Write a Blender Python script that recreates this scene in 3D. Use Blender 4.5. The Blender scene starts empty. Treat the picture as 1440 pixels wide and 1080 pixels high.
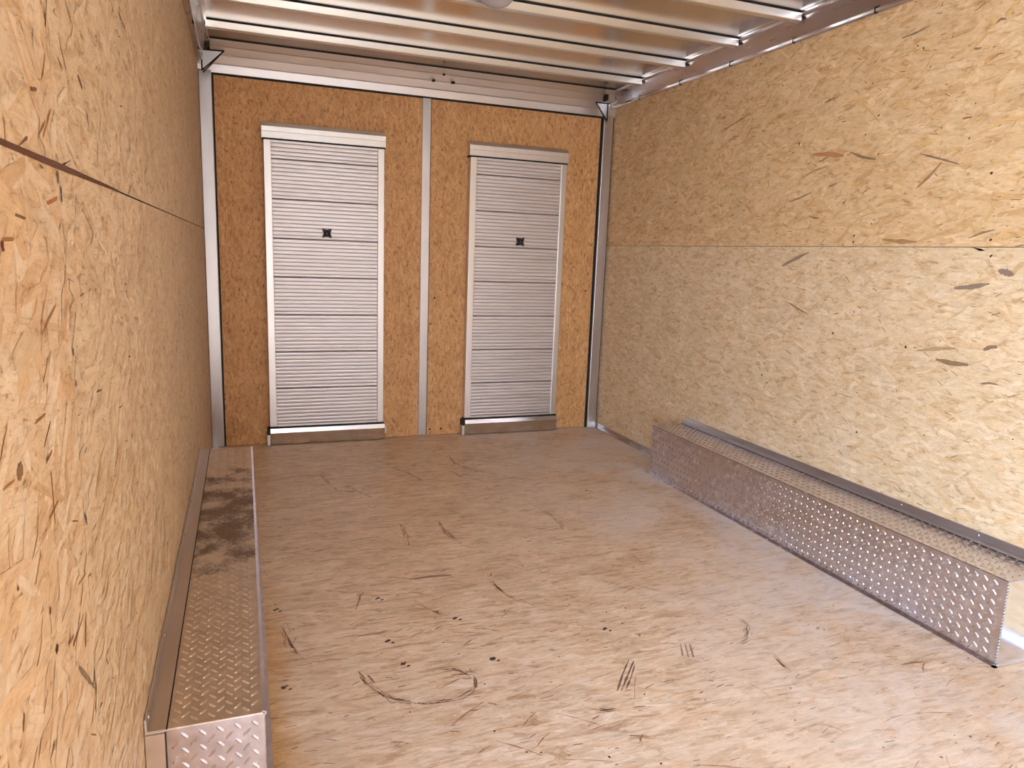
import bpy, math, random
import numpy as np
from mathutils import Vector, Matrix
S = bpy.context.scene
C = S.collection

# ------------------------------------------------------------------ camera
W = 2.44            # inside width, 8 ft
CAM = Vector((0.1902, -4.3053, 1.1409))
YAW, PIT, ROL, FPX = math.radians(20.6492), math.radians(-10.207), math.radians(2.129), 1010.19
fw = Vector((math.sin(YAW)*math.cos(PIT), math.cos(YAW)*math.cos(PIT), math.sin(PIT)))
rt = Vector((math.cos(YAW), -math.sin(YAW), 0)); up = rt.cross(fw)
R_ = math.cos(ROL)*rt + math.sin(ROL)*up; U_ = -math.sin(ROL)*rt + math.cos(ROL)*up
cd = bpy.data.cameras.new('camera'); co = bpy.data.objects.new('camera', cd); C.objects.link(co)
M = Matrix((R_, U_, -fw)).transposed().to_4x4(); M.translation = CAM; co.matrix_world = M
cd.sensor_width = 36; cd.lens = FPX/1440*36; cd.clip_start = 0.02
S.camera = co

# ------------------------------------------------------------------ world, light, exposure
S.view_settings.view_transform = 'Standard'; S.view_settings.look = 'None'
S.view_settings.gamma = 1; S.view_settings.use_curve_mapping = False
S.view_settings.exposure = 2.27
LEN = 5.45          # trailer length, closed by the nose behind the camera
DOOR0, DOOR1 = -5.35, -3.80     # side doorway in the left wall beside the camera
w = bpy.data.worlds.new('sky'); S.world = w; w.use_nodes = True
nt = w.node_tree; nt.nodes.clear()
o = nt.nodes.new('ShaderNodeOutputWorld'); b = nt.nodes.new('ShaderNodeBackground')
tc = nt.nodes.new('ShaderNodeTexCoord'); sp = nt.nodes.new('ShaderNodeSeparateXYZ'); cr = nt.nodes.new('ShaderNodeValToRGB')
cr.color_ramp.elements[0].position = 0.0; cr.color_ramp.elements[0].color = (0.72, 0.85, 1.0, 1)
cr.color_ramp.elements[1].position = 0.8; cr.color_ramp.elements[1].color = (0.36, 0.58, 1.0, 1)
nt.links.new(tc.outputs['Generated'], sp.inputs[0]); nt.links.new(sp.outputs['Z'], cr.inputs[0])
nt.links.new(cr.outputs[0], b.inputs[0]); b.inputs[1].default_value = 3.4
nt.links.new(b.outputs[0], o.inputs[0])
p2 = bpy.data.lights.new('side_doorway_daylight', 'AREA'); p2.shape = 'RECTANGLE'; p2.size = DOOR1-DOOR0; p2.size_y = 1.95
p2o = bpy.data.objects.new('side_doorway_daylight', p2); C.objects.link(p2o)
p2o.location = (-.05, (DOOR0+DOOR1)/2, 1.0); p2o.rotation_euler = (math.radians(90), 0, math.radians(-90)); p2.cycles.is_portal = True
sun = bpy.data.lights.new('sun', 'SUN'); sun.energy = 6.0; sun.angle = math.radians(0.6); sun.color = (1.0, 0.96, 0.90)
so = bpy.data.objects.new('sun', sun); C.objects.link(so)
sd = Vector((0.35, -0.62, -0.80)).normalized()          # light travels rearwards: the opening stays in shade
so.rotation_euler = sd.to_track_quat('-Z', 'Y').to_euler()

# ------------------------------------------------------------------ helpers
def lin(c):
    return tuple(((x/255)/12.92 if x/255 <= 0.04045 else ((x/255+0.055)/1.055)**2.4) for x in c)

class MB:
    """collects faces, becomes ONE mesh object"""
    def __init__(s): s.v = []; s.f = []; s.m = []
    def poly(s, pts, faces, m=0):
        k = len(s.v); s.v += [tuple(p) for p in pts]
        for f in faces: s.f.append(tuple(i+k for i in f)); s.m.append(m)
    def box(s, a, b, m=0):
        x0, y0, z0 = [min(p, q) for p, q in zip(a, b)]; x1, y1, z1 = [max(p, q) for p, q in zip(a, b)]
        s.poly([(x0,y0,z0),(x1,y0,z0),(x1,y1,z0),(x0,y1,z0),(x0,y0,z1),(x1,y0,z1),(x1,y1,z1),(x0,y1,z1)],
               [(0,3,2,1),(4,5,6,7),(0,1,5,4),(1,2,6,5),(2,3,7,6),(3,0,4,7)], m)
    def obox(s, O, U, V, N, lu, lv, t, m=0):
        """box with face O + U*lu + V*lv, thickness t behind (-N)"""
        O, U, V, N = map(Vector, (O, U, V, N))
        p = [O, O+U*lu, O+U*lu+V*lv, O+V*lv]; q = [x-N*t for x in p]
        s.poly(p+q, [(0,1,2,3),(7,6,5,4),(0,4,5,1),(1,5,6,2),(2,6,7,3),(3,7,4,0)], m)
    def prism(s, prof, axis, a, b, m=0):
        """closed profile extruded along axis ('x': prof=(y,z); 'y': prof=(x,z))"""
        n = len(prof)
        mk = (lambda t, p: (t, p[0], p[1])) if axis == 'x' else ((lambda t, p: (p[0], t, p[1])) if axis == 'y' else (lambda t, p: (p[0], p[1], t)))
        pts = [mk(a, p) for p in prof] + [mk(b, p) for p in prof]
        s.poly(pts, [(i, (i+1) % n, (i+1) % n+n, i+n) for i in range(n)] + [tuple(range(n))[::-1], tuple(range(n, 2*n))], m)
    def tube(s, a, b, r, n=8, m=0):
        a, b = Vector(a), Vector(b); d = (b-a).normalized()
        x = d.orthogonal().normalized(); y = d.cross(x)
        pts = []
        for c in (a, b):
            for i in range(n):
                t = 2*math.pi*i/n; pts.append(c+x*math.cos(t)*r+y*math.sin(t)*r)
        s.poly(pts, [(i, (i+1) % n, (i+1) % n+n, i+n) for i in range(n)]+[tuple(range(n))[::-1], tuple(range(n, 2*n))], m)
    def dome(s, c, nrm, r, h, n=14, rings=4, m=0, rib=0.0):
        c, d = Vector(c), Vector(nrm).normalized(); x = d.orthogonal().normalized(); y = d.cross(x)
        pts = []
        for j in range(rings):
            a = j/rings*math.pi/2
            for i in range(n):
                t = 2*math.pi*i/n; rr = r*math.cos(a)*(1+rib*(i % 2))
                pts.append(c+x*math.cos(t)*rr+y*math.sin(t)*rr+d*h*math.sin(a))
        pts.append(c+d*h); f = []
        for j in range(rings-1):
            for i in range(n): f.append((j*n+i, j*n+(i+1) % n, (j+1)*n+(i+1) % n, (j+1)*n+i))
        for i in range(n): f.append(((rings-1)*n+i, (rings-1)*n+(i+1) % n, len(pts)-1))
        f.append(tuple(range(n))[::-1]); s.poly(pts, f, m)
    def build(s, name, mats, parent=None, smooth=False, bevel=0):
        me = bpy.data.meshes.new(name); me.from_pydata(s.v, [], s.f)
        for x in (mats if isinstance(mats, (list, tuple)) else [mats]): me.materials.append(x)
        me.polygons.foreach_set('material_index', s.m)
        if smooth: me.polygons.foreach_set('use_smooth', [True]*len(s.f))
        me.update()
        o = bpy.data.objects.new(name, me); C.objects.link(o)
        if parent: o.parent = parent; o.matrix_parent_inverse = Matrix.Translation(-parent.location)
        if bevel:
            md = o.modifiers.new('bevel', 'BEVEL'); md.width = bevel; md.segments = 2; md.limit_method = 'ANGLE'
        return o

def thing(name, label, cat, loc, group=None):
    o = bpy.data.objects.new(name, None); C.objects.link(o); o.location = loc; o.empty_display_size = 0.1
    o['label'] = label; o['category'] = cat
    if group: o['group'] = group
    return o
def struct(o): o['kind'] = 'structure'; return o

# ------------------------------------------------------------------ materials
def newmat(name):
    m = bpy.data.materials.new(name); m.use_nodes = True; n = m.node_tree
    return m, n, n.nodes['Principled BSDF']
def N(n, t, **kw):
    x = n.nodes.new(t)
    for k, v in kw.items(): setattr(x, k, v)
    return x
def metal(name, col, rough, bump=0.0, streak=(1, 1, 1), var=0.06, nscale=12, rvar=0.08):
    m, n, p = newmat(name)
    p.inputs['Metallic'].default_value = 1
    tc = N(n, 'ShaderNodeTexCoord'); mp = N(n, 'ShaderNodeMapping'); mp.inputs['Scale'].default_value = streak
    nz = N(n, 'ShaderNodeTexNoise'); nz.inputs['Scale'].default_value = nscale; nz.inputs['Detail'].default_value = 5
    n.links.new(tc.outputs['Object'], mp.inputs[0]); n.links.new(mp.outputs[0], nz.inputs['Vector'])
    r = N(n, 'ShaderNodeValToRGB'); c = lin(col)
    r.color_ramp.elements[0].position = .3; r.color_ramp.elements[0].color = tuple(x*(1-var) for x in c)+(1,)
    r.color_ramp.elements[1].position = .7; r.color_ramp.elements[1].color = tuple(min(1, x*(1+var)) for x in c)+(1,)
    n.links.new(nz.outputs['Fac'], r.inputs[0]); n.links.new(r.outputs[0], p.inputs['Base Color'])
    mr = N(n, 'ShaderNodeMapRange'); mr.inputs[3].default_value = max(.02, rough-rvar); mr.inputs[4].default_value = rough+rvar
    n.links.new(nz.outputs['Fac'], mr.inputs[0]); n.links.new(mr.outputs[0], p.inputs['Roughness'])
    if bump:
        bp = N(n, 'ShaderNodeBump'); bp.inputs['Strength'].default_value = bump; bp.inputs['Distance'].default_value = .004
        n.links.new(nz.outputs['Fac'], bp.inputs['Height']); n.links.new(bp.outputs[0], p.inputs['Normal'])
    return m
def plain(name, col, rough=.5, metallic=0):
    m, n, p = newmat(name)
    p.inputs['Base Color'].default_value = lin(col)+(1,); p.inputs['Roughness'].default_value = rough; p.inputs['Metallic'].default_value = metallic
    return m

def osb_material(name, rough=.6, floor=False, sc=(30, 30, 30), amt=.6):
    m, n, p = newmat(name)
    at = N(n, 'ShaderNodeAttribute', attribute_name='tint'); uv = N(n, 'ShaderNodeUVMap', uv_map='UVMap')
    mp = N(n, 'ShaderNodeMapping'); mp.inputs['Scale'].default_value = (22, 330, 1)
    g = N(n, 'ShaderNodeTexNoise'); g.inputs['Scale'].default_value = 1; g.inputs['Detail'].default_value = 4; g.inputs['Roughness'].default_value = .6
    n.links.new(uv.outputs[0], mp.inputs[0]); n.links.new(mp.outputs[0], g.inputs['Vector'])
    r = N(n, 'ShaderNodeValToRGB'); e = r.color_ramp.elements
    e[0].position = .22; e[0].color = (.74, .67, .57, 1); e[1].position = .62; e[1].color = (1.06, 1.06, 1.06, 1)
    k = e.new(.42); k.color = (.95, .93, .90, 1)
    n.links.new(g.outputs['Fac'], r.inputs[0])
    mx = N(n, 'ShaderNodeMixRGB', blend_type='MULTIPLY'); mx.inputs[0].default_value = .65
    n.links.new(at.outputs['Color'], mx.inputs[1]); n.links.new(r.outputs[0], mx.inputs[2])
    # blotches a hand wide, and fine speckle
    tc = N(n, 'ShaderNodeTexCoord')
    b1 = N(n, 'ShaderNodeTexNoise'); b1.inputs['Scale'].default_value = 7; b1.inputs['Detail'].default_value = 6; b1.inputs['Roughness'].default_value = .7
    n.links.new(tc.outputs['Object'], b1.inputs['Vector'])
    r2 = N(n, 'ShaderNodeValToRGB'); e = r2.color_ramp.elements
    e[0].position = .3; e[0].color = (.84, .79, .73, 1); e[1].position = .6; e[1].color = (1.03, 1.03, 1.03, 1)
    n.links.new(b1.outputs['Fac'], r2.inputs[0])
    mx2 = N(n, 'ShaderNodeMixRGB', blend_type='MULTIPLY'); mx2.inputs[0].default_value = .7
    n.links.new(mx.outputs[0], mx2.inputs[1]); n.links.new(r2.outputs[0], mx2.inputs[2])
    last = mx2.outputs[0]
    for k_, (q_, lo, c0, c1) in enumerate(((1.0, .43, (.58, .42, .27, 1), (1.06, 1.08, 1.12, 1)), (3.1, .39, (.46, .32, .20, 1), (1.03, 1.03, 1.05, 1)))):
        ms = N(n, 'ShaderNodeMapping'); ms.inputs['Scale'].default_value = tuple(v*q_ for v in sc); ms.inputs['Location'].default_value = (k_*3.3, 1, 2)
        ns = N(n, 'ShaderNodeTexNoise'); ns.inputs['Scale'].default_value = 1; ns.inputs['Detail'].default_value = 6; ns.inputs['Roughness'].default_value = .68; ns.inputs['Distortion'].default_value = .8
        n.links.new(tc.outputs['Object'], ms.inputs[0]); n.links.new(ms.outputs[0], ns.inputs['Vector'])
        rs_ = N(n, 'ShaderNodeValToRGB'); e = rs_.color_ramp.elements
        e[0].position = lo-.08; e[0].color = c0; e[1].position = lo+.20; e[1].color = c1
        kk = e.new(lo+.01); kk.color = (.94, .90, .84, 1)
        n.links.new(ns.outputs['Fac'], rs_.inputs[0])
        ma = N(n, 'ShaderNodeMixRGB', blend_type='MULTIPLY'); ma.inputs[0].default_value = amt
        n.links.new(last, ma.inputs[1]); n.links.new(rs_.outputs[0], ma.inputs[2]); last = ma.outputs[0]
    if floor:
        # foot-worn dirt: soft grey-brown patches and fine scuffs running across
        d = N(n, 'ShaderNodeTexNoise'); d.inputs['Scale'].default_value = 2.3; d.inputs['Detail'].default_value = 8; d.inputs['Roughness'].default_value = .72; d.inputs['Distortion'].default_value = .4
        n.links.new(tc.outputs['Object'], d.inputs['Vector'])
        rd = N(n, 'ShaderNodeValToRGB'); e = rd.color_ramp.elements
        e[0].position = .34; e[0].color = (.78, .72, .68, 1); e[1].position = .60; e[1].color = (1.0, 1.0, 1.0, 1)
        n.links.new(d.outputs['Fac'], rd.inputs[0])
        mx3 = N(n, 'ShaderNodeMixRGB', blend_type='MULTIPLY'); mx3.inputs[0].default_value = .5
        n.links.new(last, mx3.inputs[1]); n.links.new(rd.outputs[0], mx3.inputs[2]); last = mx3.outputs[0]
        mp2 = N(n, 'ShaderNodeMapping'); mp2.inputs['Scale'].default_value = (9, 70, 1)
        s2 = N(n, 'ShaderNodeTexNoise'); s2.inputs['Scale'].default_value = 1; s2.inputs['Detail'].default_value = 5; s2.inputs['Distortion'].default_value = .6
        n.links.new(tc.outputs['Object'], mp2.inputs[0]); n.links.new(mp2.outputs[0], s2.inputs['Vector'])
        r4 = N(n, 'ShaderNodeValToRGB'); e = r4.color_ramp.elements
        e[0].position = .3; e[0].color = (.62, .52, .45, 1); e[1].position = .45; e[1].color = (1, 1, 1, 1)
        n.links.new(s2.outputs['Fac'], r4.inputs[0])
        # unworn yellow strip beside the left box, pale daylight sheen painted into the colour of the right half
        sx = N(n, 'ShaderNodeSeparateXYZ'); n.links.new(tc.outputs['Object'], sx.inputs[0])
        wn = N(n, 'ShaderNodeMath', operation='MULTIPLY_ADD'); wn.inputs[1].default_value = .22; n.links.new(d.outputs['Fac'], wn.inputs[0]); n.links.new(sx.outputs['X'], wn.inputs[2])
        ya = N(n, 'ShaderNodeMapRange'); ya.inputs[1].default_value = .40; ya.inputs[2].default_value = .33; n.links.new(wn.outputs[0], ya.inputs[0])
        yb = N(n, 'ShaderNodeMapRange'); yb.inputs[1].default_value = -1.6; yb.inputs[2].default_value = -2.5; n.links.new(sx.outputs['Y'], yb.inputs[0])
        yc = N(n, 'ShaderNodeMath', operation='MULTIPLY'); n.links.new(ya.outputs[0], yc.inputs[0]); n.links.new(yb.outputs[0], yc.inputs[1])
        my = N(n, 'ShaderNodeMixRGB', blend_type='MULTIPLY'); my.inputs[2].default_value = (.95, .78, .50, 1)
        n.links.new(yc.outputs[0], my.inputs[0]); n.links.new(last, my.inputs[1])
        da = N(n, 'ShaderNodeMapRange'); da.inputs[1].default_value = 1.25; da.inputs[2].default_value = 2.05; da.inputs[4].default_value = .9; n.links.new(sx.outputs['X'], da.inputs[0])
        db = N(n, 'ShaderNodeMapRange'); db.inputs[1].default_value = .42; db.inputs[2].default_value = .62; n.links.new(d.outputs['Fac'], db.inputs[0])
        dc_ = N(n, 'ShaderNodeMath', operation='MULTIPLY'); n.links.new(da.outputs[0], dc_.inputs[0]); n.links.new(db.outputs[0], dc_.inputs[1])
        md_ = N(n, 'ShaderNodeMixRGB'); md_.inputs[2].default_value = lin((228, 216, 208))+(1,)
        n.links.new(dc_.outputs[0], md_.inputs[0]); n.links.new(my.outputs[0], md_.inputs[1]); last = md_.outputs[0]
        mx4 = N(n, 'ShaderNodeMixRGB', blend_type='MULTIPLY'); mx4.inputs[0].default_value = .5
        n.links.new(last, mx4.inputs[1]); n.links.new(r4.outputs[0], mx4.inputs[2]); last = mx4.outputs[0]
    n.links.new(last, p.inputs['Base Color'])
    p.inputs['Roughness'].default_value = rough
    bp = N(n, 'ShaderNodeBump'); bp.inputs['Strength'].default_value = .25; bp.inputs['Distance'].default_value = .001
    n.links.new(g.outputs['Fac'], bp.inputs['Height']); n.links.new(bp.outputs[0], p.inputs['Normal'])
    return m

M_osb = osb_material('oriented_strand_board', .55, sc=(36, 18, 55), amt=.62)
M_osbd = osb_material('oriented_strand_door_board', .6, sc=(75, 30, 34), amt=1.0)
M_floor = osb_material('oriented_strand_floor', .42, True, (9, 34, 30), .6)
M_post = metal('mill_aluminium', (204, 199, 196), .38, .05, (1, 1, .15), .07, 14)
M_rail = metal('rail_aluminium', (205, 200, 204), .27, .05, (1, .15, 1), .07, 14)
M_roof = metal('roof_sheet_aluminium', (226, 219, 213), .22, .10, (.5, 1, 1), .04, 3, .03)
M_bow = metal('bow_aluminium', (240, 236, 228), .42, .04, (.15, 1, 1), .05, 14)
M_header = metal('header_aluminium', (222, 215, 210), .42, .04, (.15, 1, 1), .07, 16)
M_ramp = metal('ramp_deck_aluminium', (222, 215, 213), .5, .04, (.12, 1, 1), .06, 20)
M_rampf = metal('ramp_frame_aluminium', (226, 219, 211), .42, .03, (1, 1, .2), .04, 20)
M_nose = plain('white_nose_lining', (236, 236, 236), .6)
M_foot = metal('ramp_foot_aluminium', (214, 206, 200), .25, .04, (.2, 1, 1), .08, 14)
M_tread = metal('tread_plate_aluminium', (222, 220, 230), .25, .10, (1, 1, 1), .14, 30, .08)
M_endp = metal('polished_end_plate', (225, 226, 232), .16, .08, (1, 1, 1), .05, 16, .05)
M_steel = plain('rivet_steel', (200, 200, 205), .3, 1)
M_bead = plain('bright_extrusion_edge', (246, 247, 250), .18, 1)
M_dark = plain('black_rubber_seal', (22, 18, 17), .7)
M_black = plain('black_plastic', (14, 12, 13), .45)
M_gap = plain('dark_gap', (46, 28, 18), .9)
M_lens = plain('frosted_lamp_lens', (226, 220, 226), .25)
M_lens.node_tree.nodes['Principled BSDF'].inputs['Transmission Weight'].default_value = .35

# dirty tread plate of the left box: brown dirt scattered between two distances along it
def dirty_tread():
    m = metal('dirty_tread_plate', (232, 220, 206), .42, .10, (1, 1, 1), .12, 30, .08); n = m.node_tree; p = n.nodes['Principled BSDF']
    old = p.inputs['Base Color'].links[0].from_socket
    tc = N(n, 'ShaderNodeTexCoord'); sx = N(n, 'ShaderNodeSeparateXYZ'); n.links.new(tc.outputs['Object'], sx.inputs[0])
    env = N(n, 'ShaderNodeFloatCurve'); cm = env.mapping.curves[0]
    mr = N(n, 'ShaderNodeMapRange'); mr.inputs[1].default_value = -3.0; mr.inputs[2].default_value = -1.05
    n.links.new(sx.outputs['Y'], mr.inputs[0]); n.links.new(mr.outputs[0], env.inputs['Value'])
    cm.points[0].location = (0, .30); cm.points[1].location = (1, .28)
    for q in ((.22, .34), (.33, .56), (.5, .67), (.68, .65), (.82, .56), (.92, .36)): cm.points.new(*q)
    env.mapping.update()
    nz = N(n, 'ShaderNodeTexNoise'); nz.inputs['Scale'].default_value = 60; nz.inputs['Detail'].default_value = 7; nz.inputs['Roughness'].default_value = .85
    n.links.new(tc.outputs['Object'], nz.inputs['Vector'])
    n2 = N(n, 'ShaderNodeTexNoise'); n2.inputs['Scale'].default_value = 11; n2.inputs['Detail'].default_value = 3
    n.links.new(tc.outputs['Object'], n2.inputs['Vector'])
    a = N(n, 'ShaderNodeMath', operation='ADD'); n.links.new(nz.outputs['Fac'], a.inputs[0]); n.links.new(n2.outputs['Fac'], a.inputs[1])
    b = N(n, 'ShaderNodeMath', operation='MULTIPLY'); n.links.new(a.outputs[0], b.inputs[0]); n.links.new(env.outputs[0], b.inputs[1])
    r = N(n, 'ShaderNodeValToRGB'); r.color_ramp.elements[0].position = .57; r.color_ramp.elements[0].color = (0, 0, 0, 1)
    r.color_ramp.elements[1].position = .70; r.color_ramp.elements[1].color = (.9, .9, .9, 1)
    n.links.new(b.outputs[0], r.inputs[0])
    mx = N(n, 'ShaderNodeMixRGB'); mx.inputs[2].default_value = lin((104, 72, 50))+(1,)
    n.links.new(r.outputs[0], mx.inputs[0]); n.links.new(old, mx.inputs[1]); n.links.new(mx.outputs[0], p.inputs['Base Color'])
    iv = N(n, 'ShaderNodeMapRange'); iv.inputs[3].default_value = 1; iv.inputs[4].default_value = .25
    n.links.new(r.outputs[0], iv.inputs[0]); n.links.new(iv.outputs[0], p.inputs['Metallic'])
    return m
M_dirty = dirty_tread()

# ------------------------------------------------------------------ strand board
class OSB:
    """strand-board panels: each strand is a thin chip pressed on the slab, with its own tint and grain direction"""
    def __init__(s): s.V = []; s.F = []; s.T = []; s.UV = []
    def face(s, pts, tint, uvs):
        k = len(s.V); s.V += pts; s.F.append(tuple(range(k, k+len(pts)))); s.T += [tint]*len(pts); s.UV += uvs
    def slab(s, O, U, V, Nn, lu, lv, t, tint, edge):
        p = [O, O+U*lu, O+U*lu+V*lv, O+V*lv]; q = [x-Nn*t for x in p]
        s.face([tuple(x) for x in p], tint, [(0, 0), (lu, 0), (lu, lv), (0, lv)])
        for i in range(4):
            j = (i+1) % 4; s.face([tuple(x) for x in (p[j], p[i], q[i], q[j])], edge, [(0, 0), (.1, 0), (.1, .01), (0, .01)])
        s.face([tuple(x) for x in q[::-1]], edge, [(0, 0), (lu, 0), (lu, lv), (0, lv)])
    def panel(s, O, U, V, Nn, lu, lv, palette, weights, ang, spread, seed, dens=1500, t=.012, scale=1.0, dark=160, darkcol=(118, 82, 48), con=.75):
        O, U, V, Nn = map(Vector, (O, U, V, Nn)); rs = np.random.RandomState(seed)
        pal = [np.array(lin(c)) for c in palette]
        s.slab(O, U, V, Nn, lu, lv, t, tuple(pal[0]), tuple(pal[0]*.45))
        O_, U_, V_, N_ = map(np.array, (O, U, V, Nn))
        def chip(cu, cv, L, w, a, col, off, jag=.25):
            ca, sa = math.cos(a), math.sin(a)
            l = [(-.5, -.2), (-.38, .5), (.40, .5), (.5, .1), (.36, -.5), (-.42, -.5)]
            off_u, off_v = rs.rand()*50, rs.rand()*50
            pts, uvs = [], []
            for (x, y) in l:
                x = (x+rs.uniform(-.08, .08))*L; y = (y+rs.uniform(-jag, jag)*.5)*w
                u = min(max(cu+x*ca-y*sa, 0), lu); v = min(max(cv+x*sa+y*ca, 0), lv)
                pts.append(tuple(O_+U_*u+V_*v+N_*off)); uvs.append((x+off_u, y+off_v))
            s.face(pts, tuple(col), uvs)
        mean = sum(pal)/len(pal); n = int(dens*lu*lv); wts = np.array(weights, float); wts /= wts.sum()
        for i in range(n):
            c = (mean+(pal[rs.choice(len(pal), p=wts)]-mean)*con)*rs.uniform(.955, 1.04)
            a = ang+rs.normal()*spread
            chip(rs.rand()*lu, rs.rand()*lv, scale*rs.uniform(.035, .12), scale*rs.uniform(.005, .02), a, c, .0001+.0008*rs.rand())
        dc = np.array(lin(darkcol))
        for i in range(int(dark*lu*lv)):
            k = rs.rand()**2
            chip(rs.rand()*lu, rs.rand()*lv, rs.uniform(.006, .032)*scale*(1+.6*k), rs.uniform(.0010, .0030)*scale, ang+rs.normal()*spread*1.0, dc*(.6+1.3*rs.rand()), .00095)
        for i in range(int(dark*.12*lu*lv)):     # pin holes and knots
            chip(rs.rand()*lu, rs.rand()*lv, rs.uniform(.004, .008), rs.uniform(.003, .006), rs.rand()*3, dc*.35, .0010)
    def mark(s, O, U, V, Nn, pts, width, col, seed=0, rough=.35):
        """a bark sliver, scratch or smudge following pts (u, v)"""
        rs = random.Random(seed*77+int(pts[0][0]*1000)); O, U, V, Nn = map(Vector, (O, U, V, Nn))
        sub = []
        for a, b in zip(pts, pts[1:]):
            k = 4
            for i in range(k): sub.append((a[0]+(b[0]-a[0])*i/k, a[1]+(b[1]-a[1])*i/k))
        sub.append(pts[-1]); c = lin(col); n = len(sub)
        edge = []
        for i, (u, v) in enumerate(sub):
            a = sub[max(0, i-1)]; b = sub[min(n-1, i+1)]; dx, dy = b[0]-a[0], b[1]-a[1]; L = math.hypot(dx, dy) or 1
            w = width*.5*(math.sin(math.pi*(i+.35)/(n-.3))**.5)*(1+rs.uniform(-rough, rough))
            nx, ny = -dy/L*w, dx/L*w
            edge.append(((u+nx, v+ny), (u-nx, v-ny)))
        for i in range(n-1):
            q = [edge[i][1], edge[i+1][1], edge[i+1][0], edge[i][0]]
            s.face([tuple(O+U*x+V*y+Nn*.0012) for x, y in q], c, [(x+3, y+3) for x, y in q])
    def build(s, name, mat, parent=None):
        me = bpy.data.meshes.new(name); me.from_pydata(s.V, [], s.F); me.materials.append(mat)
        T = np.ones((len(s.V), 4), 'f'); T[:, :3] = np.clip(np.array(s.T), 0, 1)
        a = me.color_attributes.new('tint', 'FLOAT_COLOR', 'POINT'); a.data.foreach_set('color', T.ravel())
        ul = me.uv_layers.new(name='UVMap'); li = np.empty(len(me.loops), 'i'); me.loops.foreach_get('vertex_index', li)
        ul.data.foreach_set('uv', np.array(s.UV, 'f')[li].ravel()); me.update()
        o = bpy.data.objects.new(name, me); C.objects.link(o)
        if parent: o.parent = parent; o.matrix_parent_inverse = Matrix.Translation(-parent.location)
        return o

X, Y, Z = (1, 0, 0), (0, 1, 0), (0, 0, 1)
H = 2.172           # underside of the roof sheet
PAL_R1 = [(230, 198, 152), (236, 206, 162), (223, 187, 138), (240, 213, 174), (216, 174, 122), (226, 186, 128)]
PAL_R2 = [(231, 207, 170), (236, 214, 181), (227, 199, 158), (240, 220, 191), (219, 186, 142), (228, 194, 148)]
PAL_L = [(233, 205, 168), (238, 212, 178), (228, 197, 158), (241, 218, 186), (221, 186, 144), (230, 196, 152)]
PAL_B = [(222, 172, 116), (228, 181, 126), (214, 162, 106), (233, 189, 136), (205, 152, 98), (218, 164, 104)]
PAL_F = [(238, 213, 184), (242, 219, 192), (233, 205, 174), (245, 224, 201), (226, 193, 160), (236, 202, 167)]
WT = [5, 5, 4, 3, 2.2, 2]

# floor
f = OSB()
f.panel((0, -LEN, 0), X, Y, Z, W, LEN, PAL_F, WT, 0.0, .22, 11, 1500, .02, 1.0, 150, (120, 84, 62))
FO = ((0, 0, 0), X, Y, Z)
ARCS = [[(1.253,-.468),(1.255,-.641),(1.3,-.761),(1.387,-.86),(1.454,-.951),(1.572,-1.005)],[(.531,-.677),(.557,-.826),(.587,-.944),(.665,-.985)],
 [(.617,-.841),(.668,-.965),(.733,-1.086)],[(.942,-1.442),(.95,-1.553),(.966,-1.66),(.98,-1.716)],[(1.425,-1.324),(1.446,-1.447),(1.448,-1.602),(1.429,-1.682)],
 [(1.016,-1.964),(.988,-2.03),(.985,-2.133),(1.022,-2.208),(1.061,-2.272)],[(.452,-2.468),(.477,-2.552),(.518,-2.639),(.584,-2.675),(.675,-2.688),(.74,-2.653),(.758,-2.596),(.715,-2.547),(.654,-2.547)],
 [(1.633,-2.489),(1.684,-2.533),(1.676,-2.597),(1.622,-2.649),(1.557,-2.664)],
 [(.967,-2.8),(1.027,-2.843),(1.048,-2.843)],[(.891,-.597),(.984,-.787),(1.001,-.877)],[(1.189,-.734),(1.221,-.894),(1.313,-.966)],
 [(.796,-1.429),(.776,-1.623),(.772,-1.681)],[(.5,-2.138),(.534,-2.03)],[(.27,-2.172),(.289,-2.304),(.325,-2.392)],[(1.633,-2.749),(1.619,-2.841)],[(.691,-2.112),(.721,-2.187),(.757,-2.232)]]
rr = random.Random(4)
for i, a in enumerate(ARCS):
    ln = [math.dist(p, q) for p, q in zip(a, a[1:])]; tot = sum(ln)
    def at_(d):
        for (p, q), L_ in zip(zip(a, a[1:]), ln):
            if d <= L_: return (p[0]+(q[0]-p[0])*d/L_, p[1]+(q[1]-p[1])*d/L_)
            d -= L_
        return a[-1]
    for k in range(int(tot/.012)):
        d = rr.uniform(0, tot); e = min(tot, d+rr.uniform(.02, .07)); ox, oy = rr.gauss(0, .006), rr.gauss(0, .006)
        q = [at_(d), at_((d+e)/2), at_(e)]
        f.mark(*FO, [(x+ox, y+oy) for x, y in q], rr.uniform(.0012, .0042), rr.choice([(196, 154, 120), (178, 136, 104), (160, 120, 92)]), i*3+k, .7)
for a in ([(1.1,-2.777),(1.154,-2.71),(1.206,-2.651)],[(1.111,-2.78),(1.164,-2.72),(1.216,-2.662)],[(1.126,-2.778),(1.17,-2.729),(1.21,-2.679)],
          [(1.416,-2.621),(1.381,-2.692)],[(1.43,-2.626),(1.395,-2.697)],[(1.402,-2.618),(1.37,-2.68)]):
    f.mark(*FO, a, .006, (140, 112, 100), 5, .6)
f.mark(*FO, [(.71,-1.969),(.787,-1.967),(.863,-1.977)], .016, (160, 128, 104), 2, .1)
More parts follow.
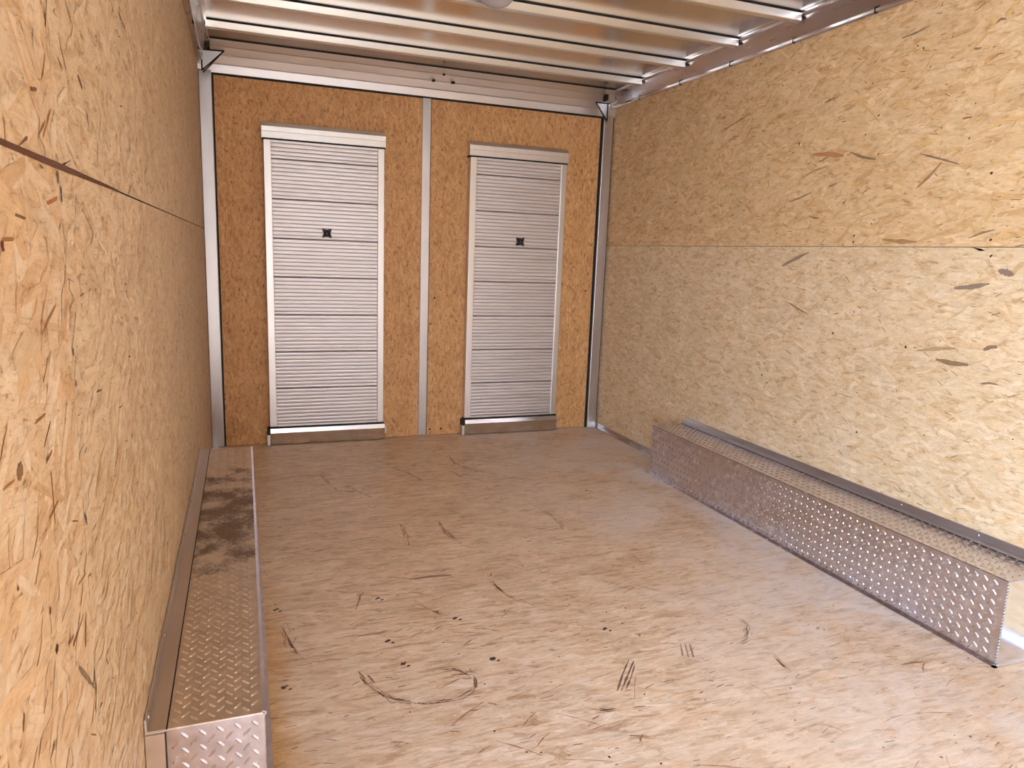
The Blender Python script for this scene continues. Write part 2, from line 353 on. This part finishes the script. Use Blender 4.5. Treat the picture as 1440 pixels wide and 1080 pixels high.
for i, (x, y) in enumerate([(.58,-2.08),(.582,-2.485),(1.219,-2.476),(1.763,-1.24),(.263,-2.503),(.259,-2.067),(.562,-2.354),(1.76,-1.64),(.83,-2.534),(.79,-2.28),(1.883,-2.668)]):
    f.mark(*FO, [(x-.008, y-.004), (x+.009, y+.006)], .012, (84, 66, 64), i, .6)
    f.mark(*FO, [(x+.008, y-.016), (x+.018, y-.010)], .008, (96, 78, 74), i+9, .6)
for i in range(240):      # many short faint scuffs
    x, y = rr.uniform(.25, 2.2), rr.uniform(-3.4, -.1); a = rr.gauss(0, .5); L = rr.uniform(.02, .13)
    f.mark(*FO, [(x, y), (x+L*.5*math.cos(a), y+L*.5*math.sin(a)+.004), (x+L*math.cos(a), y+L*math.sin(a))], rr.uniform(.0015, .005), rr.choice([(192, 150, 118), (176, 134, 102), (200, 156, 120)]), i, .7)
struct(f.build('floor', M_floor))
# plywood sub-floor keeps outside light out
mb = MB(); mb.box((-.05, -LEN, -.06), (W+.05, .10, -.021)); struct(mb.build('trim_1', M_gap))

# right wall: lower and upper sheet with the joint 1.22 m up
r = OSB()
r.panel((W, 0, 0), (0, -1, 0), Z, (-1, 0, 0), LEN, 1.2195, PAL_R2, WT, 0.0, .42, 21, 1500, .012, 1.0, 150, (132, 98, 64))
r.panel((W, 0, 1.2215), (0, -1, 0), Z, (-1, 0, 0), LEN, .86, PAL_R1, WT, 0.12, .45, 22, 1500, .012, 1.0, 170, (122, 84, 46))
RO = ((W, 0, 0), (0, -1, 0), Z, (-1, 0, 0))
RW = [((-1.801,1.599),(-1.974,1.575)),((-2.005,1.585),(-2.135,1.544)),((-1.834,1.565),(-1.891,1.581)),((-1.752,1.509),(-1.893,1.542)),((-1.689,1.412),(-1.82,1.445)),((-1.685,1.135),(-1.841,1.196)),((-2.531,1.084),(-2.653,1.105)),((-2.675,1.148),(-2.727,1.135)),((-2.501,.837),(-2.623,.836)),((-2.423,.857),(-2.571,.884)),((-2.666,.892),(-2.711,.908)),((-1.74,.981),(-1.881,.935)),((-2.333,1.426),(-2.419,1.505)),((-2.336,1.54),(-2.487,1.491)),((-2.184,1.959),(-2.298,1.972)),((-2.542,1.914),(-2.578,1.917)),((-1.839,1.797),(-1.894,1.809)),((-1.151,1.777),(-1.365,1.831)),((-2.211,1.247),(-2.363,1.238)),((-2.557,1.249),(-2.645,1.275)),((-1.909,1.462),(-1.957,1.47)),((-2.479,1.855),(-2.507,1.851)),((-2.474,1.638),(-2.507,1.637)),((-2.067,1.641),(-2.074,1.637)),((-2.672,.781),(-2.733,.789)),((-1.819,1.346),(-1.877,1.338))]
RC = {0: ((196, 118, 66), .020), 9: ((190, 150, 98), .012), 5: ((150, 118, 86), .016), 6: ((136, 112, 88), .015), 7: ((138, 110, 86), .020), 8: ((138, 102, 62), .017),
      18: ((176, 128, 70), .016), 12: ((160, 116, 80), .010), 1: ((134, 98, 62), .010), 10: ((130, 94, 62), .013), 17: ((150, 104, 60), .007), 3: ((172, 132, 82), .007)}
for i, (a, b) in enumerate(RW):
    c, wd = RC.get(i, ((138, 102, 68), .007)); c = tuple(int(v+(200-v)*.22) for v in c)
    m_ = ((a[0]+b[0])/2, (a[1]+b[1])/2+rr.uniform(-.006, .008))
    r.mark(*RO, [(-a[0], a[1]), (-m_[0], m_[1]), (-b[0], b[1])], wd, c, i, .25)
for i, (y, z) in enumerate([(1.71, 1.65), (2.12, 1.70), (2.63, 1.24), (2.64, 1.19), (2.07, 1.26), (2.07, 1.235), (2.60, 1.45), (2.02, .87), (2.37, .86), (1.66, .60), (1.62, .63), (1.30, .42), (2.20, .50)]):
    r.mark(*RO, [(y, z), (y+.008, z+.006)], .008, (74, 58, 50), i, .4)
struct(r.build('wall_right', M_osb))

# left wall: far sheets, a nearer sheet with a coarser face, joint 1.22 m up
l = OSB()
YJ = 3.345
l.panel((0, -YJ, 0), Y, Z, X, YJ, 1.2185, PAL_L, WT, 0.0, .5, 31, 1600, .012, .9, 110, (136, 92, 54))
l.panel((0, -YJ, 1.2215), Y, Z, X, YJ, .845, PAL_L, WT, 0.0, .5, 32, 1600, .012, .9, 110, (136, 92, 54))
l.panel((0, DOOR1, 0), Y, Z, X, -DOOR1-YJ-.001, 1.2165, [(233, 202, 163), (240, 213, 178), (227, 191, 149), (243, 220, 190), (219, 178, 132), (234, 196, 150)], WT, 0.35, .7, 33, 1300, .012, 1.5, 110, (140, 94, 52), .75)
l.panel((0, DOOR1, 1.2215), Y, Z, X, -DOOR1-YJ-.001, .845, [(233, 202, 163), (240, 213, 178), (227, 191, 149), (243, 220, 190), (219, 178, 132), (234, 196, 150)], WT, 0.35, .7, 34, 1300, .012, 1.5, 110, (140, 94, 52), .75)
LO = ((0, 0, 0), (0, 1, 0), Z, X)
l.mark(*LO, [(-3.7, 1.219), (-3.35, 1.2195), (-2.92, 1.2205)], .0075, (104, 62, 34), 1, .1)
LW = [((-3.357,1.214),(-3.359,1.2)),((-3.346,1.198),(-3.347,1.180)),((-3.344,1.014),(-3.343,1.005)),((-3.341,.975),(-3.34,.967)),((-3.344,.811),(-3.336,.793)),((-3.514,.732),(-3.517,.722)),((-3.429,.655),(-3.359,.585)),((-3.351,.607),(-3.363,.587)),((-3.528,.78),(-3.528,.771)),((-3.206,1.345),(-3.179,1.333)),((-2.815,1.528),(-2.736,1.521)),((-3.164,1.309),(-3.152,1.288)),((-3.594,.935),(-3.576,.939)),((-2.645,.633),(-2.631,.605)),((-2.659,.574),(-2.654,.523)),((-3.566,.64),(-3.547,.646)),((-2.94,.812),(-2.929,.797)),((-3.582,1.13),(-3.576,1.136)),((-3.621,.844),(-3.618,.84))]
LC = {0: ((120, 104, 92), .009), 1: ((116, 100, 92), .008), 2: ((112, 98, 92), .009), 3: ((150, 128, 112), .008), 4: ((110, 92, 86), .007), 5: ((92, 48, 30), .010), 6: ((150, 122, 100), .007), 12: ((146, 108, 70), .014), 17: ((100, 44, 24), .010)}
for i, (a, b) in enumerate(LW):
    c, wd = LC.get(i, ((124, 84, 54), .005))
    l.mark(*LO, [a, ((a[0]+b[0])/2+.001, (a[1]+b[1])/2), b], wd, c, i, .5)
l.panel((0, DOOR0, 1.96), Y, Z, X, DOOR1-DOOR0, .1065, PAL_L, WT, 0.0, .5, 35, 900, .012, 1.0, 60, (136, 92, 54))
l.panel((0, -LEN, 0), Y, Z, X, LEN+DOOR0, 2.0665, PAL_L, WT, 0.0, .5, 36, 700, .012, 1.2, 60, (136, 92, 54))
struct(l.build('wall_left', M_osb))

# dark backing behind the board joints
mb = MB(); mb.box((-.03, DOOR1, -.02), (-.0125, .1, H+.02)); mb.box((-.03, DOOR0, 1.96), (-.0125, DOOR1, H+.02)); mb.box((-.03, -LEN, -.02), (-.0125, DOOR0, H+.02)); struct(mb.build('trim_2', M_gap))
mb = MB(); mb.box((W+.0125, -LEN, -.02), (W+.03, .1, H+.02)); struct(mb.build('trim_3', M_gap))

# front wall: a ramp door of two strand-board panels with an aluminium stile between, and rubber seal round it
mb = MB(); mb.box((-.03, .0, -.0215), (W+.03, .06, -.001)); mb.box((-.03, .02, -.0015), (W+.03, .06, H)); struct(mb.build('wall_front', M_gap))
door = bpy.data.objects.new('door_1', None); C.objects.link(door); door.location = (W/2, 0, 0); struct(door)
for (x0, x1, sd_) in ((.074, 1.197, 41), (1.241, 2.352, 42)):
    p_ = OSB(); p_.panel((x0, 0, .0015), X, Z, (0, -1, 0), x1-x0, 2.0145, PAL_B, WT, math.pi/2, .38, sd_, 1900, .012, .8, 420, (120, 74, 40))
    p_.mark((0, 0, 0), X, Z, (0, -1, 0), [(x0+.02, .7), (x0+.03, .71)], .006, (90, 60, 40), 3)
    if sd_ == 42:
        for q in ((1.262, .035), (1.335, .035), (1.28, .86), (2.30, .92)): p_.mark((0, 0, 0), X, Z, (0, -1, 0), [q, (q[0]+.012, q[1]+.006)], .012, (70, 40, 24), 3)
    p_.build('door_panel', M_osbd, door)
mb = MB(); mb.box((1.193, -.010, .004), (1.245, .02, 2.016)); st = mb.build('door_stile', M_post, door, bevel=.003); st['label'] = 'aluminium stile between the two boards'
mb = MB(); mb.box((.064, -.004, .0), (.074, .01, 2.020)); mb.box((2.350, -.006, .0), (2.362, .01, 2.020)); mb.box((.064, -.010, 2.012), (2.36, .01, 2.026))
mb.box((1.2448, -.006, .004), (1.2475, .01, 2.012))
mb.build('door_seal', M_dark, door)
# corner posts
mb = MB(); mb.box((.001, -.022, 0), (.065, .02, 2.03)); struct(mb.build('trim_4', M_post, bevel=.004))
mb = MB(); mb.box((2.362, -.022, 0), (2.428, .02, 2.03)); mb.box((2.430, -.006, 0), (2.439, .02, 2.03), 1); struct(mb.build('trim_5', [M_post, M_dark], bevel=.003))
# header: a sloped extrusion with long grooves
pr = [(-.014, 2.022), (-.020, 2.060), (-.0185, 2.0625), (-.026, 2.066), (-.044, 2.100), (-.043, 2.103), (-.050, 2.107), (-.070, 2.138), (-.078, 2.141), (-.098, 2.167), (-.098, H-.001), (.02, H-.001), (.02, 2.022)]
mb = MB(); mb.prism(pr, 'x', .0, W)
mb.box((.03, -.1005, 2.1665), (W-.03, -.096, H-.0005), 1)
for (x, z, s_) in ((1.243, 2.102, .007), (1.357, 2.103, .008), (1.297, 2.135, .005)):
    yy = -.02-(z-2.05)*.72-.012; mb.box((x-s_, yy-.004, z-s_*.7), (x+s_, yy+.02, z+s_*.7), 1)
mb.box((1.17, -.030, 2.076), (1.245, -.02, 2.081), 1)
struct(mb.build('trim_6', [M_header, M_dark]))
# top rails
def rail(nm, x0, sgn, zb):
    s_ = sgn
    pr = [(x0, zb), (x0+s_*.020, zb-.004), (x0+s_*.026, zb+.006), (x0+s_*.018, zb+.012), (x0+s_*.046, zb+.078), (x0+s_*.054, zb+.084), (x0+s_*.054, H-.001), (x0, H-.001)]
    mb = MB(); mb.prism(pr, 'y', -LEN, .0)
    mb.prism([(x0+s_*.054, H-.014), (x0+s_*.064, H-.010), (x0+s_*.064, H-.001), (x0+s_*.054, H-.001)], 'y', -LEN, -.1, 2)
    mb.prism([(x0+s_*.0262, zb-.003), (x0+s_*.0285, zb-.001), (x0+s_*.0285, zb+.009), (x0+s_*.0225, zb+.0125)], 'y', -LEN, -.02, 2)
    y = -.35
    while y > -LEN:
        mb.box((x0+s_*.018, y, zb-.006), (x0+s_*.0285, y-.006, zb+.016), 1); y -= .43
    return struct(mb.build(nm, [M_rail, M_dark, M_bead]))
rail('trim_7', W, -1, 2.076); rail('trim_8', 0, 1, 2.056)
# roof sheet
mb = MB(); mb.box((-.03, -LEN, H), (W+.03, .06, H+.02)); struct(mb.build('ceiling', M_roof))
# base trim along the right wall
mb = MB(); mb.prism([(W-.0015, 0.0012), (W-.0015, .030), (W-.004, .030), (W-.006, .006), (W-.030, .004), (W-.030, .0012)], 'y', -1.04, -.03); struct(mb.build('baseboard_right', M_rail))
mb = MB(); mb.prism([(W-.0015, 0.0012), (W-.0015, .030), (W-.004, .030), (W-.006, .006), (W-.030, .004), (W-.030, .0012)], 'y', -LEN, -3.02); struct(mb.build('baseboard_right', M_rail))
mb = MB(); mb.prism([(.0015, .0012), (.0015, .030), (.004, .030), (.006, .006), (.030, .004), (.030, .0012)], 'y', -1.04, -.03); struct(mb.build('baseboard_left', M_rail))

# ------------------------------------------------------------------ roof bows
BOWS = [(-.430, 'aluminium roof bow closest to the header, first of the four across the ceiling'), (-.870, 'second of the four aluminium roof bows counting from the header over the ramps'),
        (-1.305, 'third aluminium roof bow from the front wall, just behind the round ceiling light'), (-1.715, 'nearest visible aluminium roof bow, in front of the round ceiling light')]
b0 = None
for i, (y, lab) in enumerate(BOWS):
    if b0 is None:
        b0 = thing('roof_bow', lab, 'roof beam', (W/2, y, 2.13), 'roof bows across the ceiling')
        mb = MB(); hh = H-.0065
        mb.prism([(y, 2.137), (y+.003, 2.134), (y+.032, 2.134), (y+.032, hh), (y+.029, hh), (y+.029, 2.137), (y+.003, 2.137), (y+.003, hh), (y, hh)], 'x', .058, 2.384)
        mb.build('channel', M_bow, b0)
        mb = MB(); mb.box((.056, y+.0005, hh), (2.386, y+.030, H-.0005)); mb.build('sealant', M_dark, b0)
        for xe in (2.3845, .0535):
            mb = MB(); mb.box((xe, y-.003, 2.150), (xe+.004, y+.032, H-.001)); mb.build('end_clip', M_dark, b0)
    else:
        n_ = b0.copy(); C.objects.link(n_); n_.location = (W/2, y, 2.13); n_['label'] = lab
        for ch in list(b0.children):
            c = ch.copy(); C.objects.link(c); c.parent = n_; c.matrix_parent_inverse = Matrix.Translation(-b0.location)

# ------------------------------------------------------------------ ceiling light
lx, ly = 1.163, -1.388
lt = thing('ceiling_light', 'small round ceiling light with ribbed frosted dome on the roof sheet', 'ceiling light', (lx, ly, H))
mb = MB(); mb.dome((lx, ly, H-.0005), (0, 0, -1), .074, .012, 28, 3); mb.tube((lx, ly, H-.001), (lx, ly, H-.017), .066, 28); mb.build('base', M_black, lt)
mb = MB(); mb.dome((lx, ly, H-.017), (0, 0, -1), .070, .052, 48, 7, 0, .02); mb.build('lens', M_lens, lt, True)
mb = MB(); mb.box((lx+.045, ly-.070, H-.034), (lx+.076, ly-.058, H-.022)); mb.build('switch', M_black, lt)

# ------------------------------------------------------------------ corner brackets at the top of the posts
def bracket(lab, pts, wedge):
    cx = sum(p[0] for p in pts)/3; y = -.112
    t = thing('corner_bracket', lab, 'bracket', (cx, y, pts[2][1]), 'corner brackets under the header')
    P = [(.19+(p[0]-.19)*.981, 1.141+(p[1]-1.141)*.981) for p in pts]
    mb = MB(); mb.prism([(p[0], p[1]) for p in P], 'z', 0, 1)
    mb.v = [(v[0], y if v[2] == 0 else y+.010, v[1]) for v in mb.v]
    mb.build('plate', M_post, t)
    mb = MB()
    a, b, c = [Vector((p[0], y-.003, p[1])) for p in P]
    mb.tube(a, b, .0035); mb.tube(b, c, .0035); mb.tube(c, (c.x, c.y, a.z), .0035); mb.tube(b+Vector((0, -.004, 0)), c+Vector((0.004*(1 if b.x > c.x else -1), -.004, -.012)), .003)
    mb.box((wedge[0]-.006, y, wedge[1]), (wedge[0]+.007, y+.05, wedge[2]))
    mb.build('edge_seal', M_dark, t)
bracket('triangular corner bracket with black edge at the top of the left post', [(.0, 2.122), (.131, 2.128), (.022, 2.022)], (.056, 2.118, 2.152))
bracket('triangular corner bracket with black edge at the top of the right post', [(2.392, 2.099), (2.290, 2.097), (2.376, 1.995)], (2.33, 2.10, 2.135))

# ------------------------------------------------------------------ stowed ramps
def make_ramp(x0, x1, lab, hx):
    zt = 1.795; ztop = 0
    t = thing('loading_ramp', lab, 'ramp', ((x0+x1)/2, -.03, .0), 'aluminium ramps stowed upright on the front wall')
    # ribbed deck: planks of ten ribs
    prof = []; z = .118; k = 0
    while z < 1.690:
        j = (k % 10 == 0)
        g0 = .0085 if j else .0052; gd = -.036 if j else -.0445
        prof += [(-.0485, z+.0002), (gd, z+g0*.5), (-.0485, z+g0), (-.0493, z+.0135), (-.0486, z+.0208)]
        z += .0212; k += 1
    ztop = z
    prof = [(-.002, .118)]+prof+[(-.0455, ztop), (-.002, ztop)]
    mb = MB(); mb.prism(prof[::-1], 'x', x0+.018, x1-.018); mb.build('deck', M_ramp, t)
    for a, b in ((x0+.008, x0+.048), (x1-.044, x1-.006)):
        mb = MB(); mb.box((a, -.056, .112), (b, -.002, 1.704)); mb.build('side_rail', M_rampf, t, bevel=.003)
    # top lip, its upper face sloped back to the wall
    mb = MB(); mb.prism([(-.002, 1.712), (-.060, 1.712), (-.0605, 1.745), (-.0590, 1.747), (-.0600, 1.772), (-.040, zt), (-.002, zt+.004)][::-1], 'x', x0, x1); mb.build('top_lip', M_rampf, t)
    mb = MB(); mb.box((x0+.001, -.052, 1.704), (x1-.001, -.002, 1.712)); mb.build('hinge_joint', M_dark, t)
    for za, zb_ in ((ztop-.004, 1.704), (.112, .124)):
        mb = MB(); mb.box((x0+.048, -.0515, za), (x1-.044, -.003, zb_)); mb.build('cross_rail', M_rampf, t)
    # foot plate: small bright step, then a face turned towards the floor
    mb = MB(); mb.prism([(-.004, .104), (-.066, .104), (-.070, .078), (-.052, .006), (-.004, .004)][::-1], 'x', x0+.010, x1+.002); mb.build('foot_plate', M_foot, t, bevel=.002)
    mb = MB(); mb.box((x0+.010, -.060, .1045), (x1-.004, -.004, .1115)); mb.build('hinge_joint', M_dark, t)
    mb = MB(); mb.box((x0-.006, -.060, .066), (x0+.009, -.012, .104)); mb.build('hinge_knuckle', M_black, t)
    mb = MB(); mb.box((x0-.006, -.058, .003), (x0+.009, -.006, .064)); mb.build('hinge_tab', M_rampf, t)
    mb = MB(); mb.box((x1+.003, -.050, .040), (x1+.014, -.006, .082)); mb.build('hinge_tab', M_rampf, t)
    # four-pointed black latch knob
    P = []
    for i in range(16):
        a = 2*math.pi*i/16+math.pi/4; q = i % 4
        rr_ = .036 if q == 0 else (.017 if q == 2 else .024); P.append((hx+math.cos(a)*rr_, 1.221+math.sin(a)*rr_))
    mb = MB(); mb.prism([(p[0], p[1]) for p in P], 'z', 0, 1)
    mb.v = [(v[0], -.049 if v[2] == 0 else -.066, v[1]) for v in mb.v]
    mb.dome((hx, -.066, 1.221), (0, -1, 0), .017, .010, 16, 4); kb = mb.build('latch_knob', M_black, t); kb['label'] = 'black four-pointed latch knob'
    return t
make_ramp(.304, .972, 'ribbed aluminium ramp stowed upright left of the centre stile, nearer the left wall', .642)
make_ramp(1.470, 2.112, 'ribbed aluminium ramp stowed upright right of the centre stile, nearer the right post', 1.810)

# ------------------------------------------------------------------ tread plate wheel boxes
def tread(mb, O, U, V, Nn, lu, lv, pitch=.0305, Lz=.0215, wz=.0064, h=.0021, t=.003, phase=0):
    O, U, V, Nn = map(Vector, (O, U, V, Nn)); mb.obox(O, U, V, Nn, lu, lv, t)
    nu, nv = int(lu/pitch), int(lv/pitch); ou, ov = (lu-nu*pitch)/2+pitch/2, (lv-nv*pitch)/2+pitch/2
    for i in range(2*nu):
        for j in range(nv):
            s_ = 1 if (i+phase) % 2 else -1
            c = O+U*(ou+(i//2)*pitch+(pitch*.5 if i % 2 else 0)-pitch*.25)+V*(ov+j*pitch+(pitch*.25 if i % 2 else -pitch*.25))
            a = (U*math.cos(.85)+V*math.sin(.85)*s_); b = (-U*math.sin(.85)*s_+V*math.cos(.85))
            A, B = c-a*Lz/2, c+a*Lz/2; D, E = c-b*wz/2, c+b*wz/2; P, Q = c-a*Lz*.28+Nn*h, c+a*Lz*.28+Nn*h
            D1, D2, E1, E2 = D-a*Lz*.25, D+a*Lz*.25, E-a*Lz*.25, E+a*Lz*.25
            mb.poly([A, D1, D2, B, E2, E1, P, Q], [(0, 1, 6), (1, 2, 7, 6), (2, 3, 7), (3, 4, 7), (4, 5, 6, 7), (5, 0, 6)])
HB, WB, YF, YN = .268, .206, -1.05, -2.995
# left box
t = thing('wheel_box', 'low tread plate wheel box along the left wall, top stained with brown dirt', 'wheel box', (WB/2, (YF+YN)/2, 0))
mb = MB(); tread(mb, (.034, YN, HB), X, Y, Z, WB-.034, YF-YN); tp = mb.build('top_panel', M_dirty, t); tp['label'] = 'tread plate top stained with brown dirt'
mb = MB(); tread(mb, (WB, YN, .003), Y, Z, X, YF-YN, HB-.004); mb.build('side_panel', M_tread, t)
mb = MB(); tread(mb, (.034, YN-.0005, .003), X, Z, (0, -1, 0), WB-.034, HB-.006, phase=1); mb.build('end_panel', M_tread, t)
mb = MB(); mb.box((.002, YF, .003), (WB, YF-.003, HB-.004)); mb.build('end_panel', M_tread, t)
mb = MB(); mb.prism([(WB+.0005, HB-.006), (WB+.0035, HB-.006), (WB+.0035, HB+.0015), (WB-.004, HB+.003), (WB-.004, HB+.0005), (WB+.0005, HB-.001)], 'y', YN, YF); mb.build('edge_bead', M_tread, t)
mb = MB(); mb.prism([(.0020, HB-.003), (.036, HB-.003), (.036, HB+.0025), (.006, HB+.003), (.005, HB+.026), (.0020, HB+.026)], 'y', YN-.004, YF)
mb.box((.002, YN-.0065, .003), (.034, YN-.0035, HB-.004))
mb.box((.036, YN-.002, HB+.0002), (.0385, YF, HB+.0012), 1); mb.box((.034, YN-.0042, .003), (.036, YN-.0015, HB-.002), 1)
wa = mb.build('wall_angle', [metal('angle_aluminium', (222, 212, 206), .36, .05, (1, .15, 1), .1, 14), M_dark], t)
def sub(mb, mat, name, par):
    o = mb.build(name, mat); o.parent = par; o.matrix_parent_inverse = Matrix.Identity(4)
    return o
for k in range(7):
    mb = MB(); mb.dome((.0055, YF-.12-k*.30, HB+.015), (1, 0, 0), .0048, .003, 10, 3); sub(mb, M_steel, 'rivet', wa)
mb = MB(); mb.box((WB+.0005, YN, .0012), (WB+.018, YF, .0035)); mb.build('floor_flange', M_tread, t)
# right box
x0 = W-WB
t = thing('wheel_box', 'low tread plate wheel box along the right wall, clean diamond pattern side', 'wheel box', (W-WB/2, (YF+YN)/2, 0))
mb = MB(); tread(mb, (x0, YN, HB), X, Y, Z, WB-.012, YF-YN, phase=1); mb.build('top_panel', M_tread, t)
mb = MB(); tread(mb, (x0, YN, .003), Z, Y, (-1, 0, 0), HB-.004, YF-YN); mb.build('side_panel', M_tread, t)
mb = MB(); mb.box((x0+.002, YN-.0045, .003), (W-.003, YN-.0005, HB-.003)); ep = mb.build('end_panel', M_endp, t); ep['label'] = 'shiny plain end plate'
mb = MB(); mb.box((x0+.002, YF+.003, .003), (W-.003, YF, HB-.004)); mb.build('end_panel', M_tread, t)
mb = MB()
for k in range(26): mb.dome((x0+.001, YN-.003, .012+k*.0099), (-.6, -1, 0), .0038, .003, 8, 3)
mb.build('weld_bead', M_steel, t)
mb = MB(); mb.prism([(W-.0020, HB+.001), (W-.026, HB+.001), (W-.026, HB+.004), (W-.008, HB+.010), (W-.0065, HB+.034), (W-.0020, HB+.034)], 'y', YN-.25, YF-.0)
mb.box((W-.0285, YN, HB+.0004), (W-.0262, YF, HB+.0016), 1)
wa = mb.build('wall_angle', [metal('angle_aluminium_cool', (216, 216, 224), .34, .05, (1, .15, 1), .1, 14), M_dark], t)
for k in range(7):
    mb = MB(); mb.dome((W-.0065, YF-.20-k*.30, HB+.022), (-1, 0, 0), .0048, .003, 10, 3); sub(mb, M_steel, 'rivet', wa)
mb = MB(); mb.box((x0-.014, YN-.012, .0012), (x0-.0005, YF+.03, .0035)); mb.box((x0-.014, YN-.012, .0012), (W-.032, YN-.0005, .0035)); mb.build('floor_flange', M_tread, t)

mb = MB(); mb.box((0, -LEN-.02, 0), (W, -LEN, 2.17)); struct(mb.build('wall_rear', M_nose))
# ------------------------------------------------------------------ ground outside the open rear
gm, gn, gp = newmat('concrete_yard'); gp.inputs['Roughness'].default_value = .85
nz = N(gn, 'ShaderNodeTexNoise'); nz.inputs['Scale'].default_value = 3; nz.inputs['Detail'].default_value = 6
rp = N(gn, 'ShaderNodeValToRGB'); rp.color_ramp.elements[0].color = (.36, .34, .31, 1); rp.color_ramp.elements[1].color = (.48, .46, .42, 1)
gn.links.new(nz.outputs['Fac'], rp.inputs[0]); gn.links.new(rp.outputs[0], gp.inputs['Base Color'])
mb = MB(); mb.box((-30, -40, -.60), (32, 20, -.55)); struct(mb.build('ground', gm))
